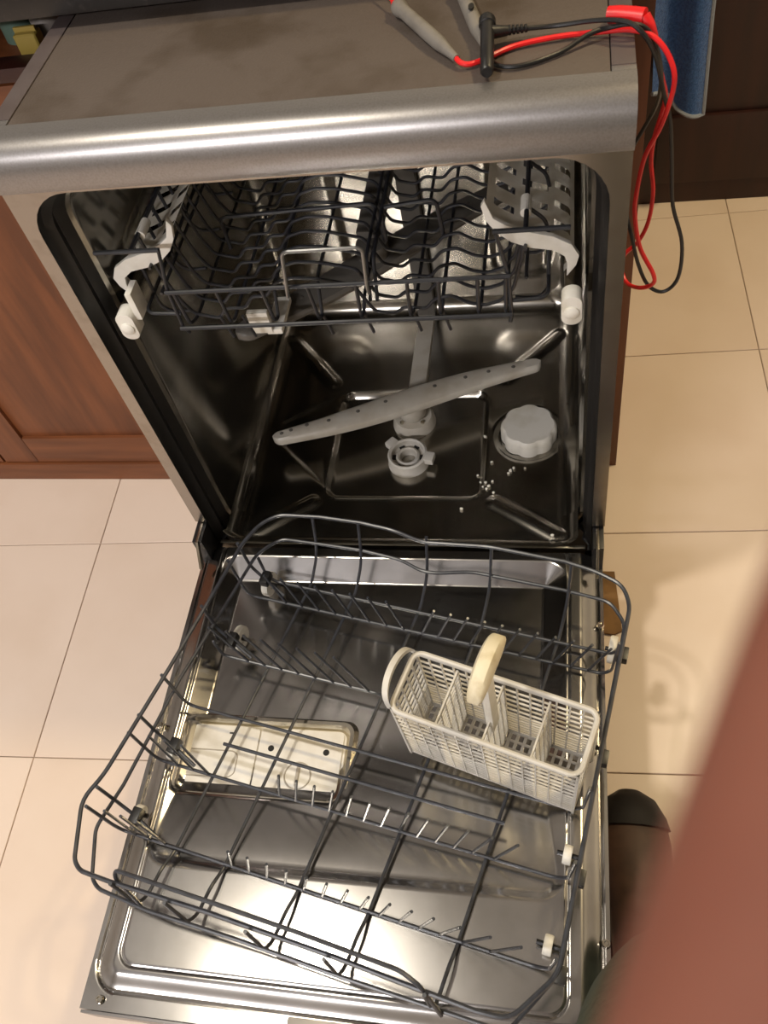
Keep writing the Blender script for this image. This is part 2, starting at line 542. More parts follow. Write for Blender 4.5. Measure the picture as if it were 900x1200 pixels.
# worktop
WT = 0.850
prism('front_trim', [(-0.003, 0.800), (-0.0055, 0.806), (-0.0055, 0.822), (-0.004, 0.832), (0.001, 0.841), (0.009, 0.8475), (0.020, 0.850), (0.034, 0.8498), (0.034, 0.800)], 'x', -0.3, 0.3, M['silver_trim'], dw)
box('worktop_panel', (-0.279, 0.034, 0.815), (0.279, 0.575, 0.8492), M['laminate'], dw, 0.001)
for s in (-1, 1):
    x0, x1 = sorted((s * 0.2798, s * 0.3))
    box('edge_strip', (x0, 0.0435, 0.802), (x1, 0.575, 0.8500), M['edge_trim'], dw, 0.002)
    box('corner_cap', (x0, 0.034, 0.802), (x1, 0.0427, 0.8500), M['silver_trim'], dw, 0.0012)
# front frame with rounded opening
FZ0, FZ1, FXO, FXI, FR_ = 0.226, 0.7995, 0.2995, 0.2825, 0.05
outer = [(-FXO, FZ0), (-FXO, FZ1), (FXO, FZ1), (FXO, FZ0), (FXI, FZ0)]
top = 0.796
for k in range(9):
    a = math.radians(90 * k / 8)
    outer.append((FXI - FR_ + FR_ * math.cos(a), top - FR_ + FR_ * math.sin(a)))
for k in range(9):
    a = math.radians(90 + 90 * k / 8)
    outer.append((-FXI + FR_ + FR_ * math.cos(a), top - FR_ + FR_ * math.sin(a)))
outer.append((-FXI, FZ0))
prism('front_frame', outer, 'y', 0.0, 0.012, M['frame_paint'], dw)
for s in (-1, 1):
    x0, x1 = sorted((s * 0.2975, s * 0.2995))
    box('side_panel', (x0, 0.0125, 0.035), (x1, 0.57, 0.800), M['frame_paint'], dw)
box('back_panel', (-0.2995, 0.568, 0.035), (0.2995, 0.572, 0.80), M['frame_paint'], dw)
box('base_tray', (-0.296, 0.03, 0.03), (0.296, 0.565, 0.09), M['dark_void'], dw, 0.003)
box('kick_panel', (-0.296, 0.045, 0.035), (0.296, 0.055, 0.15), M['dark_void'], dw, 0.002)
for sx in (-0.26, 0.26):
    for sy in (0.07, 0.53):
        lathe('foot', [(0, 0), (0.018, 0), (0.018, 0.008), (0.008, 0.012), (0.008, 0.04), (0, 0.04)], (sx, sy, 0.0005), M['dark_void'], dw, 14)

# opening collar (black seal) and tub shell, swept along y
TXI, TZ0, TZ1 = 0.265, 0.166, 0.785
def u_section(xi, zt, zb, r, rb):
    pts = [(xi - rb, zb)]
    for k in range(7):
        a = math.radians(-90 + 90 * k / 6)
        pts.append((xi - rb + rb * math.cos(a), zb + rb + rb * math.sin(a)))
    for k in range(9):
        a = math.radians(90 * k / 8)
        pts.append((xi - r + r * math.cos(a), zt - r + r * math.sin(a)))
    return pts + [(-x, z) for x, z in reversed(pts)]
def sweep(name, secs, m, parent):
    bm = bmesh.new()
    rows = [[bm.verts.new(Lc((x, y, z))) for x, z in s] for y, s in secs]
    for a, b in zip(rows, rows[1:]):
        for i in range(len(a) - 1):
            bm.faces.new((a[i], a[i + 1], b[i + 1], b[i]))
    return bm_obj(name, bm, m, parent)
RB = 0.03
sweep('door_seal', [(0.001, u_section(0.2822, 0.7957, 0.16, 0.05, 0.004)), (0.012, u_section(0.2822, 0.7957, 0.16, 0.05, 0.004)),
                    (0.020, u_section(0.276, 0.790, 0.163, 0.05, 0.006)), (0.030, u_section(0.279, 0.793, 0.163, 0.05, 0.006)), (0.043, u_section(0.2715, 0.786, 0.166, 0.05, 0.01))], M['rubber'], dw)
sweep('tub_wall', [(0.043, u_section(0.2715, 0.788, TZ0, 0.05, RB)), (0.047, u_section(0.2675, 0.786, TZ0, 0.05, RB)),
                   (0.053, u_section(0.2675, 0.786, TZ0, 0.05, RB)), (0.058, u_section(0.2650, 0.785, TZ0, 0.05, RB)),
                   (0.30, u_section(0.2650, 0.785, TZ0, 0.05, RB)), (0.47, u_section(0.2650, 0.785, TZ0, 0.05, RB)), (0.49, u_section(0.261, 0.782, TZ0 + 0.003, 0.05, RB)),
                   (0.503, u_section(0.252, 0.772, TZ0 + 0.010, 0.05, RB)), (0.510, u_section(0.235, 0.755, TZ0 + 0.028, 0.05, RB))], M['tub_steel'], dw)
def back_h(x, z):
    h = 0.0
    for cx in (-0.17, 0.17):
        d = sd_rrect(x, z, cx - 0.045, 0.24, cx + 0.045, 0.74, 0.03)
        h += 0.006 * sstep(0.006, -0.006, d)
    return h
bxs, bzs = linspace(-0.2352, 0.2352, 80), linspace(TZ0 + 0.02, 0.756, 60)
nx, nz = len(bxs), len(bzs)
me = bpy.data.meshes.new('tub_back')
me.from_pydata([tuple(Lc((x, 0.5105 - back_h(x, z), z))) for z in bzs for x in bxs], [],
               [(j * nx + i, j * nx + i + 1, (j + 1) * nx + i + 1, (j + 1) * nx + i) for j in range(nz - 1) for i in range(nx - 1)])
link('tub_back', me, M['tub_steel'], dw)

WEDGE_L = [(-0.14, 0.305), (-0.228, 0.245), (-0.228, 0.205), (-0.132, 0.115)]
def tub_h(x, y):
    z = TZ0
    # slow slope to the sump
    d = sd_rrect(x, y, -0.127, 0.093, 0.121, 0.310, 0.02)
    z += -0.004 * sstep(0.10, 0.0, d)
    z -= 0.008 * sstep(0.003, -0.006, d)
    z += 0.0016 * sstep(0.004, 0.0, abs(d - 0.001))
    for a in ((-0.241, 0.44, -0.15, 0.335), (0.234, 0.435, 0.148, 0.335), (-0.226, 0.022, -0.145, 0.083), (0.236, 0.022, 0.142, 0.083)):
        dc = sd_capsule(x, y, a[0], a[1], a[2], a[3], 0.013)
        z += 0.0032 * sstep(0.003, -0.009, dc)
    z -= 0.003 * sstep(0.004, -0.008, sd_poly(x, y, WEDGE_L))
    dsalt = math.hypot(x - 0.189, y - 0.217)
    z -= 0.007 * sstep(0.058, 0.048, dsalt)
    # fillets to side walls and back
    ex = abs(x) - (TXI - RB)
    if ex > 0: z += RB - math.sqrt(max(RB * RB - min(ex, RB) ** 2, 0))
    ey = y - (0.510 - RB)
    if ey > 0: z += RB - math.sqrt(max(RB * RB - min(ey, RB) ** 2, 0))
    # front lip
    z += 0.010 * sstep(0.012, 0.002, y)
    return z
heightfield('tub_floor', linspace(-0.2645, 0.2645, 170), linspace(0.0, 0.5098, 165), tub_h, M['tub_steel'], dw)
box('sill', (-0.275, -0.006, 0.150), (0.275, 0.0, 0.177), M['steel'], dw, 0.002)
# hinges
for s in (-1, 1):
    x0, x1 = sorted((s * 0.2835, s * 0.2985))
    box('hinge_bracket', (x0, -0.034, 0.150), (x1, 0.012, 0.222), M['black_pl'], dw, 0.002)
    xm = s * 0.290
    prism('hinge_lever', [(-0.058, 0.181), (-0.060, 0.187), (-0.036, 0.2235), (0.004, 0.2235), (0.004, 0.2195), (-0.032, 0.2190), (-0.050, 0.183)], 'x', xm - 0.002, xm + 0.002, M['steel'], dw, 0.0005)

# sump parts
lathe('hub_base', [(0, 0.178), (0.010, 0.178), (0.012, 0.172), (0.030, 0.172), (0.034, 0.166), (0.036, 0.153), (0, 0.153)], (0.0, 0.252, 0), M['arm_pl'], dw)
for k in range(4):
    a = math.radians(45 + 90 * k)
    lathe('screw', [(0, 0.1755), (0.003, 0.1755), (0.0035, 0.170), (0, 0.170)], (0.024 * math.cos(a), 0.252 + 0.024 * math.sin(a), 0), M['chrome'], dw, 10)
flt = lathe('filter', [(0.0, 0.140), (0.013, 0.140), (0.013, 0.168), (0.016, 0.170), (0.019, 0.168), (0.020, 0.163), (0.026, 0.164), (0.026, 0.174), (0.029, 0.176), (0.032, 0.174), (0.032, 0.160), (0.034, 0.153), (0, 0.152)], (-0.001, 0.170, 0), M['grey_pl'], dw, 32)
for a0 in (140, 350):
    a = math.radians(a0)
    mt = Matrix.Translation((-0.001 + 0.036 * math.cos(a), 0.170 + 0.036 * math.sin(a), 0)) @ Matrix.Rotation(a, 4, 'Z')
    box('lug', (-0.009, -0.009, 0.164), (0.008, 0.009, 0.176), M['grey_pl'], flt, 0.003, 2, mt)
for k in range(6):
    a = math.radians(60 * k)
    box('filter_slot', (0.0185, -0.0045, 0.1635), (0.0255, 0.0045, 0.1652), M['hole'], flt, 0, 1, Matrix.Translation((-0.001, 0.170, 0)) @ Matrix.Rotation(a, 4, 'Z'))
# lower spray arm
def spray_arm(name, A, B, z, wc, we, th, m, parent, holes, curve=0.0):
    A = Vector(A); B = Vector(B); L = (B - A).length
    ang = math.atan2(B.y - A.y, B.x - A.x)
    mid = (A + B) / 2
    n = 90
    prof = [(0, 0.5), (0.6, 0.5), (0.9, 0.3), (1.0, 0.0), (0.92, -0.35), (0.6, -0.5), (0, -0.5)]
    ring = [(a, b) for a, b in prof] + [(-a, b) for a, b in reversed(prof[1:-1])]
    bm = bmesh.new(); rows = []
    for i in range(n + 1):
        s = -1 + 2 * i / n
        w = we + (wc - we) * math.cos(s * math.pi / 2) ** 1.2
        e = 1.0 - abs(s)
        rr = we / L * 1.05
        if e < rr: w *= math.sqrt(max(1 - (1 - e / rr) ** 2, 0.02))
        h = th * (0.75 + 0.25 * math.cos(s * math.pi / 2))
        off = curve * math.sin(s * math.pi)
        rows.append([bm.verts.new((s * L / 2, off + a * w / 2, z + b * h)) for a, b in ring])
    K = len(ring)
    for p, q in zip(rows, rows[1:]):
        for k in range(K):
            bm.faces.new((p[k], p[(k + 1) % K], q[(k + 1) % K], q[k]))
    bm.faces.new(rows[0]); bm.faces.new(list(reversed(rows[-1])))
    mt = Matrix.Translation((mid.x, mid.y, 0)) @ Matrix.Rotation(ang, 4, 'Z')
    bm.transform(mt); bm.transform(FR)
    o = bm_obj(name, bm, m, parent)
    for s, q in holes:
        h = th * (0.75 + 0.25 * math.cos(s * math.pi / 2))
        c = mt @ Vector((s * L / 2, curve * math.sin(s * math.pi) + q, 0))
        lathe('jet', [(0, 0.0012), (0.002, 0.001), (0.0034, 0), (0.0034, -0.002), (0, -0.002)], (c.x, c.y, z + h * 0.5), M['dark_arm'], o, 10)
    return o
la = spray_arm('lower_spray_arm', (-0.214, 0.170), (0.206, 0.323), 0.212, 0.046, 0.024, 0.020, M['arm_pl'], dw,
          [(-0.93, 0.002), (-0.86, 0.004), (-0.74, 0.006), (-0.58, 0.003), (-0.36, 0.004), (-0.15, 0.006), (0.22, 0.005), (0.45, 0.004), (0.62, 0.003), (0.8, 0.0)], 0.004)
lathe('arm_hub', [(0, 0.205), (0.019, 0.205), (0.022, 0.196), (0.022, 0.180), (0.016, 0.172), (0, 0.172)], (0.0, 0.251, 0), M['arm_pl'], dw)
# salt container cap
def salt_cap():
    bm = bmesh.new()
    levels = [(1.0, 0.158), (1.0, 0.179), (0.975, 0.185), (0.91, 0.188), (0.3, 0.189)]
    n = 72; rows = []
    for s, z in levels:
        row = []
        for k in range(n):
            a = 2 * math.pi * k / n
            r = 0.0395 + 0.0045 * abs(math.cos(a * 4)) ** 0.6
            row.append(bm.verts.new(Lc((0.189 + r * s * math.cos(a), 0.217 + r * s * math.sin(a), z))))
        rows.append(row)
    for a, b in zip(rows, rows[1:]):
        for k in range(n): bm.faces.new((a[k], a[(k + 1) % n], b[(k + 1) % n], b[k]))
    bm.faces.new(rows[-1])
    return bm_obj('salt_cap', bm, M['white_pl'], dw)
salt_cap()
# feed pipe along the floor and up the back
prism('feed_pipe', [(-0.016, 0.1635), (0.016, 0.1635), (0.014, 0.172), (-0.014, 0.172)], 'y', 0.285, 0.497, M['arm_pl'], dw, 0.002)
box('feed_riser', (-0.016, 0.488, 0.170), (0.016, 0.506, 0.575), M['dark_arm'], dw, 0.004)
box('upper_feed_pipe', (-0.015, 0.205, 0.552), (0.015, 0.500, 0.575), M['dark_arm'], dw, 0.005)
ua = spray_arm('upper_spray_arm', (-0.150, 0.065), (0.168, 0.325), 0.540, 0.050, 0.034, 0.016, M['dark_arm'], dw, [(-0.8, 0.0), (-0.55, 0.0), (0.4, 0.0), (0.7, 0.0)], 0.003)  # pale arm coloured dark to stand for shade under the rack
lathe('upper_arm_hub', [(0, 0.565), (0.02, 0.565), (0.022, 0.535), (0, 0.53)], (0.005, 0.197, 0), M['dark_arm'], dw)
# rack rails with end caps
for s in (-1, 1):
    x0, x1 = sorted((s * 0.2425, s * 0.2610))
    box('rack_rail', (x0, 0.030, 0.597), (x1, 0.47, 0.622), M['steel'], dw, 0.003)
    cp = prism('rail_end_cap', rrect(s * 0.2505 - 0.0108, 0.5895, s * 0.2505 + 0.0108, 0.6275, 0.0098), 'y', 0.012, 0.032, M['white_pl'], dw, 0.002)
    lathe('cap_button', [(0, 0.0045), (0.005, 0.004), (0.008, 0.002), (0.008, -0.002), (0, -0.002)], (s * 0.2505, 0.012, 0.607), M['white_pl'], cp, 16, Matrix.Rotation(math.radians(90), 4, 'X'))
    if s < 0: box('rail_tongue', (s * 0.236 - 0.004, 0.020, 0.612), (s * 0.236 + 0.004, 0.045, 0.650), M['white_pl'], dw, 0.002)
for sx in (-0.10,):
    lathe('ceiling_outlet', [(0, 0.782), (0.03, 0.782), (0.03, 0.765), (0.01, 0.755), (0, 0.755)], (sx, 0.36, 0), M['grey_pl'], dw)

# ---- the open door
DX, DY0, DY1 = 0.2985, -0.016, -0.640
def door_h(x, y):
    z = 0.1705
    d = sd_rrect(x, y, -DX, DY1, DX, DY0 + 0.02, 0.004)
    # raised pressing with rounded corners
    dp = sd_rrect(x, y, -0.290, -0.620, 0.290, DY0 + 0.03, 0.032)
    z += -0.0025 * sstep(0.003, 0.0, abs(dp))
    z += 0.0100 * sstep(0.0, -0.024, dp)
    dg = sd_rrect(x, y, -0.262, -0.592, 0.252, DY0 + 0.01, 0.02)
    z -= 0.0012 * sstep(0.003, 0.0, abs(dg))
    # recess, deep at the hinge and shallow towards the free edge
    dr = sd_rrect(x, y, -0.266, -0.478, 0.250, -0.030, 0.03)
    k = sstep(-0.47, -0.28, y)
    z -= (0.0035 + 0.0175 * k) * lramp(0.0, -0.010 - 0.022 * k, dr, 0.08)
    # dispenser pocket
    dd = sd_rrect(x, y, -0.258, -0.386, -0.030, -0.281, 0.014)
    z -= 0.006 * sstep(0.001, -0.006, dd)
    return z
dr_ = heightfield('door', sorted(linspace(-DX, -0.225, 66) + linspace(-0.221, 0.209, 100) + linspace(0.213, DX, 70)), sorted(linspace(DY1, -0.58, 46) + linspace(-0.577, -0.09, 150) + linspace(-0.0885, DY0, 60)), door_h, M['door_steel'], dw, skirt=0.118)
box('outer_panel', (-0.2985, -0.6415, 0.108), (0.2985, -0.030, 0.1178), M['silver_trim'], dr_, 0.002)
box('control_panel_edge', (-0.2985, -0.6440, 0.119), (0.2985, -0.6405, 0.166), M['silver_trim'], dr_, 0.001)
for sx, sy in ((-0.275, -0.629), (0.275, -0.629), (0.294, -0.515), (0.294, -0.125), (-0.294, -0.30)):
    lathe('door_screw', [(0, 0.1755), (0.002, 0.1755), (0.0026, 0.1765), (0.0042, 0.1765), (0.005, 0.173), (0, 0.172)], (sx, sy, 0), M['chrome'], dr_, 14)
prism('latch_plate', rrect(-0.05, -0.636, 0.05, -0.622, 0.003), 'z', 0.1722, 0.1745, M['disp_dark'], dr_, 0.0005)
# detergent dispenser
ZD = door_h(-0.15, -0.33) 
ring_o, ring_i = rrect(-0.266, -0.394, -0.018, -0.274, 0.018), rrect(-0.250, -0.378, -0.036, -0.290, 0.010)
bm = bmesh.new()
zf = 0.1595
vo = [bm.verts.new(Lc((x, y, zf))) for x, y in ring_o]
mid1 = [bm.verts.new(Lc(((a[0] * 0.72 + b[0] * 0.28), (a[1] * 0.72 + b[1] * 0.28), zf + 0.0075))) for a, b in zip(ring_o, ring_i)]
mid2 = [bm.verts.new(Lc(((a[0] * 0.45 + b[0] * 0.55), (a[1] * 0.45 + b[1] * 0.55), zf + 0.0075))) for a, b in zip(ring_o, ring_i)]
vi = [bm.verts.new(Lc((x, y, zf - 0.004))) for x, y in ring_i]
for A_, B_ in ((vo, mid1), (mid1, mid2), (mid2, vi)):
    for k in range(len(A_)):
        k2 = (k + 1) % len(A_)
        bm.faces.new((A_[k], A_[k2], B_[k2], B_[k]))
bm_obj('dispenser_frame', bm, M['chrome'], dr_)
prism('dispenser_body', rrect(-0.2525, -0.3805, -0.0335, -0.2875, 0.009), 'z', 0.1500, 0.1580, M['disp'], dr_, 0.001)
prism('detergent_lid', rrect(-0.249, -0.377, -0.1535, -0.2905, 0.006), 'z', 0.1575, 0.1615, M['disp'], dr_, 0.0012)
prism('rinse_aid_cover', rrect(-0.1515, -0.377, -0.037, -0.2905, 0.006), 'z', 0.1575, 0.1615, M['disp'], dr_, 0.0012)
tube('lid_outline', [(-0.245, -0.325, 0.1615), (-0.185, -0.325, 0.1615), (-0.178, -0.33, 0.1615), (-0.178, -0.355, 0.1615), (-0.186, -0.361, 0.1615), (-0.245, -0.361, 0.1615)], 0.0009, M['disp_dark'], dr_, 0.004, sides=6)
tube('dial_ring', [(x, y, 0.1616) for x, y in circle(-0.0915, -0.352, 0.0175, 28)], 0.0011, M['disp_dark'], dr_, 0, True, 6)
box('dial_grip', (-0.0935, -0.366, 0.1612), (-0.0895, -0.338, 0.1645), M['disp_dark'], dr_, 0.001)
for hx, hy, hr in ((-0.134, -0.318, 0.0042), (-0.058, -0.319, 0.0042)):
    prism('lid_hole', circle(hx, hy, hr, 16), 'z', 0.1612, 0.1620, M['hole'], dr_)
prism('lid_slot', rrect(-0.196, -0.3015, -0.190, -0.2995, 0.0008, 3), 'z', 0.1612, 0.1619, M['hole'], dr_)
frame()

# crumbs of detergent on the tub floor
for k, (x, y, s) in enumerate([(0.126, 0.120, 2.6), (0.131, 0.113, 2.8), (0.128, 0.108, 2.2), (0.136, 0.123, 2.0), (0.122, 0.112, 2.0), (0.117, 0.126, 1.8),
                               (0.133, 0.160, 2.4), (0.163, 0.142, 2.6), (0.168, 0.147, 2.8), (0.160, 0.137, 2.2), (0.185, 0.146, 2.2), (0.119, 0.215, 2.6),
                               (0.112, 0.140, 2.0), (0.092, 0.070, 2.6), (0.228, 0.020, 2.8), (0.139, 0.101, 2.0)]):
    bm = bmesh.new()
    bmesh.ops.create_icosphere(bm, subdivisions=1, radius=s * 0.001)
    for v in bm.verts: v.co *= random.uniform(0.75, 1.25)
    o = bm_obj('crumb', bm, M['crumb'], None)
    o.location = (x, y, tub_h(x, y) + s * 0.0009)
    tag(o, {11: 'white crumb on the sump rim directly left of the white round cap', 13: 'lone white crumb in front of the square sump rim',
            14: 'single white crumb in the front right corner of the tub floor', 6: 'white crumb between the round cap and the scattered crumbs'}.get(k, 'tiny white crumb scattered in front of the white round cap'), 'crumb', 'white crumbs on the tub floor')

# ------------------------------------------------------------------ upper rack
ur = thing('upper_rack', 'dark wire upper rack inside the dishwasher tub', 'dish rack', (0, 0.25, 0.59))
frame(ur)
W = 0.0021
WM = M['wire_shaded']
PROFX = [(-0.200, 0.655), (-0.190, 0.615), (-0.180, 0.596), (-0.152, 0.588), (-0.140, 0.602), (-0.116, 0.602), (-0.104, 0.618), (-0.086, 0.618), (-0.072, 0.636), (-0.052, 0.642), (-0.026, 0.640), (-0.004, 0.634),
         (0.016, 0.628), (0.034, 0.590), (0.056, 0.584), (0.068, 0.594), (0.092, 0.590), (0.104, 0.604), (0.122, 0.608), (0.140, 0.596), (0.158, 0.592), (0.176, 0.598), (0.190, 0.615), (0.200, 0.655)]
def zprof(x):
    for (a, za), (b, zb) in zip(PROFX, PROFX[1:]):
        if a <= x <= b: return za + (zb - za) * (x - a) / (b - a)
    return 0.62
for k in range(17):
    y = 0.045 + 0.0265 * k
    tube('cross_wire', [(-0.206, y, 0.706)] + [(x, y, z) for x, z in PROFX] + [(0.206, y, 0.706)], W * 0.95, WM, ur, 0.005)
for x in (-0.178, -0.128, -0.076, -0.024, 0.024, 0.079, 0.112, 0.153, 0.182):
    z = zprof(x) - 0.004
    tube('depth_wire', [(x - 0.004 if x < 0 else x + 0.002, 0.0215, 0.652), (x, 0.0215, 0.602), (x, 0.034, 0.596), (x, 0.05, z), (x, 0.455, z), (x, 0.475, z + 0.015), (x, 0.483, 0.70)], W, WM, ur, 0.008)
# rims: sides high, stepping down across the front
tube('top_rim', [(-0.2485, 0.019, 0.709), (-0.174, 0.019, 0.7085)], W * 1.25, WM, ur)
tube('top_rim', [(0.2485, 0.019, 0.709), (0.174, 0.019, 0.7085)], W * 1.25, WM, ur)
tube('side_rim', [(-0.206, 0.019, 0.709), (-0.206, 0.48, 0.706), (-0.19, 0.487, 0.706), (0.19, 0.487, 0.706), (0.206, 0.48, 0.706), (0.206, 0.019, 0.709)], W * 1.2, WM, ur, 0.02)
tube('front_rim', [(-0.189, 0.018, 0.6515), (0.189, 0.018, 0.6535)], W * 1.2, WM, ur)
tube('front_rail', [(-0.190, 0.018, 0.5985), (0.189, 0.018, 0.6015)], W * 1.2, WM, ur)
for s in (-1, 1):
    tube('corner_post', [(s * 0.176, 0.0215, 0.7085), (s * 0.187, 0.0215, 0.652), (s * 0.188, 0.0215, 0.598), (s * 0.186, 0.026, 0.585)], W, WM, ur, 0.004)
    tube('side_stub', [(s * 0.184, 0.023, 0.6165), (s * 0.220, 0.023, 0.6185), (s * 0.2265, 0.030, 0.619), (s * 0.2265, 0.46, 0.619)], W, WM, ur, 0.008)
    for zz in (0.636, 0.672):
        tube('side_rail', [(s * 0.204, 0.035, zz), (s * 0.204, 0.475, zz)], W * 0.9, WM, ur)
    for k in range(6):
        y = 0.058 + 0.075 * k
        tube('side_wire', [(s * 0.206, y, 0.706), (s * 0.2235, y, 0.690), (s * 0.2265, y, 0.675), (s * 0.2265, y, 0.600), (s * 0.215, y, 0.588), (s * 0.190, y, 0.590)], W, WM, ur, 0.008)
tube('handle', [(-0.050, 0.0165, 0.640), (-0.0475, 0.014, 0.652), (-0.040, 0.012, 0.703), (0.0445, 0.012, 0.7035), (0.040, 0.014, 0.652), (0.040, 0.0165, 0.640)], W, M['wire_metal'], ur, 0.007)
# inner plate-holder loops
for x0, x1, y in ((-0.16, 0.03, 0.155), (0.035, 0.10, 0.155)):
    tube('loop', [(x0, y, 0.60), (x0, y, 0.645), (x1, y, 0.652), (x1 + 0.004, y, 0.60)], W * 1.2, WM, ur, 0.01)
for x in (0.030, 0.038):
    tube('depth_wire', [(x, 0.05, 0.60), (x, 0.07, 0.645), (x, 0.44, 0.645), (x, 0.46, 0.60)], W, WM, ur, 0.01)
# hanging pins below the front rail
for x in (-0.145, -0.118, -0.024, 0.024, 0.079, 0.112):
    tube('pin', [(x, 0.034, 0.600), (x + 0.006, 0.036, 0.566)], W * 0.9, WM, ur)
# folding cup shelves
def cup_shelf(s):
    prof = [(0.166, 0.712), (0.176, 0.700), (0.192, 0.689), (0.212, 0.680), (0.232, 0.673), (0.246, 0.663), (0.2525, 0.650), (0.249, 0.640), (0.242, 0.631)]
    ys = linspace(0.048, 0.40, 34)
    bm = bmesh.new()
    sub = []
    for (a, za), (b, zb) in zip(prof, prof[1:]):
        for t in (0.0, 0.34, 0.67): sub.append((a + (b - a) * t, za + (zb - za) * t))
    sub.append(prof[-1])
    n = len(sub)
    V = [[bm.verts.new(Lc((s * x, y, z))) for x, z in sub] for y in ys]
    for j in range(len(ys) - 1):
        for i in range(n - 1):
            # staggered slots
            if 2 <= j < len(ys) - 2 and 2 <= i < 17:
                cell = (i - 2) // 5
                if (i - 2) % 5 != 4 and (j + 1 + (cell % 2) * 1) % 3 == 0: continue
            if j >= 1 and i >= 18: continue
            bm.faces.new((V[j][i], V[j][i + 1], V[j + 1][i + 1], V[j + 1][i]))
    for v in [v for v in bm.verts if not v.link_faces]: bm.verts.remove(v)
    bmesh.ops.solidify(bm, geom=bm.faces[:], thickness=0.004)
    sh = bm_obj('cup_shelf', bm, M['white_pl'], ur)
    prism('shelf_end', [(s * x, z) for x, z in [(0.166, 0.727), (0.1735, 0.7055), (0.185, 0.697), (0.205, 0.688), (0.232, 0.680), (0.250, 0.669), (0.2575, 0.655), (0.2545, 0.643), (0.245, 0.629), (0.2455, 0.645), (0.243, 0.655), (0.232, 0.663), (0.208, 0.668), (0.190, 0.676), (0.176, 0.688), (0.166, 0.703), (0.162, 0.720)]], 'y', 0.0425, 0.0485, M['white_pl'], sh, 0.001)
    for y in (0.06, 0.39):
        tube('shelf_pivot', [(s * 0.205, y - 0.012, 0.706), (s * 0.205, y + 0.012, 0.706)], 0.0055, M['white_pl'], sh, sides=10)
    return sh
cup_shelf(-1); cup_shelf(1)
# white bracket under the left front
box('bracket', (-0.122, 0.050, 0.556), (-0.096, 0.058, 0.588), M['white_pl'], ur, 0.003)
box('bracket_arm', (-0.105, 0.052, 0.552), (-0.085, 0.110, 0.560), M['white_pl'], ur, 0.003)
frame()

# ------------------------------------------------------------------ lower rack (lying askew on the door)
RT = math.radians(-11.3)
ru = Vector((math.cos(RT), math.sin(RT))); rv = Vector((-math.sin(RT), math.cos(RT)))
def RW(u, v, z):
    s = 0.08 * max(0.0, min(1.0, (0.347 - u) / 0.09))
    p = ru * (u + s * (v + 0.14)) + rv * v
    return (p.x, p.y, z)
RC = RW(0.075, -0.31, 0.160)
lr = thing('lower_rack', 'grey wire lower rack lying askew on the open door', 'dish rack', RC, RT)
frame(lr)
WM = M['wire']; W = 0.0022
ZU, ZM, ZF = 0.285, 0.235, 0.190
def skfix(u, v):  # rim points were measured without the skew: undo it
    s = 0.08 * max(0.0, min(1.0, (0.347 - u) / 0.09))
    return u - s * (v + 0.14)
def RIM(pts, z0):
    out = []
    for p in pts:
        u, v = p[0], p[1]; z = p[2] if len(p) > 2 else z0
        q = ru * u + rv * v
        out.append((q.x, q.y, z))
    return out
tube('top_rim', RIM([(-0.160, -0.075), (-0.140, -0.055), (-0.08, -0.046), (-0.02, -0.043), (0.028, -0.045), (0.070, -0.050, 0.276), (0.108, -0.046, 0.278), (0.16, -0.043), (0.26, -0.044), (0.30, -0.050), (0.335, -0.062), (0.3485, -0.088),
     (0.348, -0.30), (0.349, -0.506), (0.313, -0.558), (0.28, -0.5605), (0.13, -0.557), (-0.02, -0.557), (-0.14, -0.5605), (-0.180, -0.560), (-0.192, -0.552), (-0.2185, -0.488), (-0.207, -0.455), (-0.190, -0.308), (-0.179, -0.190), (-0.172, -0.11)], ZU), W * 1.2, WM, lr, 0.014, True)
tube('middle_rim', RIM([(-0.160, -0.080), (-0.144, -0.064), (-0.082, -0.060), (-0.022, -0.057), (0.036, -0.060), (0.070, -0.071), (0.09, -0.070), (0.137, -0.057), (0.26, -0.057), (0.322, -0.061), (0.3455, -0.088), (0.347, -0.30), (0.347, -0.50), (0.310, -0.566),
     (0.13, -0.569), (0.008, -0.569), (-0.106, -0.572), (-0.176, -0.568), (-0.189, -0.560), (-0.214, -0.507), (-0.211, -0.487), (-0.205, -0.45), (-0.197, -0.30), (-0.179, -0.16), (-0.172, -0.10)], ZM), W * 1.1, WM, lr, 0.012, True)
tube('front_handle', RIM([(-0.118, -0.569, 0.232), (-0.133, -0.556, 0.288), (-0.132, -0.549, 0.300), (-0.01, -0.548, 0.300), (0.09, -0.548, 0.300), (0.202, -0.550, 0.300), (0.224, -0.557, 0.296), (0.243, -0.571, 0.236)], 0.3), W * 1.1, WM, lr, 0.008)
for u in (-0.099, -0.030, 0.068, 0.157, 0.262):
    tube('depth_wire', [RW(u, -0.046, ZU), RW(u, -0.059, ZM), RW(u, -0.070, 0.212), RW(u, -0.100, ZF - 0.004), RW(u, -0.500, ZF - 0.004), RW(u, -0.522, 0.197), RW(u, -0.555, 0.197), RW(u, -0.568, 0.212), RW(u, -0.5665, ZM), RW(u, -0.563, ZU + 0.010)], W, WM, lr, 0.010)
for v in (-0.112, -0.141, -0.239, -0.319, -0.399, -0.494):
    right = 0.345
    tube('cross_wire', [RW(-0.1815, v, ZU), RW(-0.181, v, 0.205), RW(-0.174, v, ZF), RW(0.328, v, ZF), RW(right - 0.006, v, 0.205), RW(right, v, ZU)] if v not in (-0.112, -0.239) else
         ([RW(-0.170, v + 0.01, 0.235), RW(-0.160, v, 0.205), RW(-0.148, v, ZF + 0.002), RW(0.335, v, ZF + 0.002), RW(right, v, 0.22)] if v == -0.112 else
          [RW(-0.181, v + 0.018, ZM), RW(-0.176, v + 0.012, 0.203), RW(-0.176, v + 0.004, 0.225), RW(-0.168, v, ZF), RW(0.066, v, ZF), RW(0.070, v, 0.170)]), W, WM, lr, 0.008)
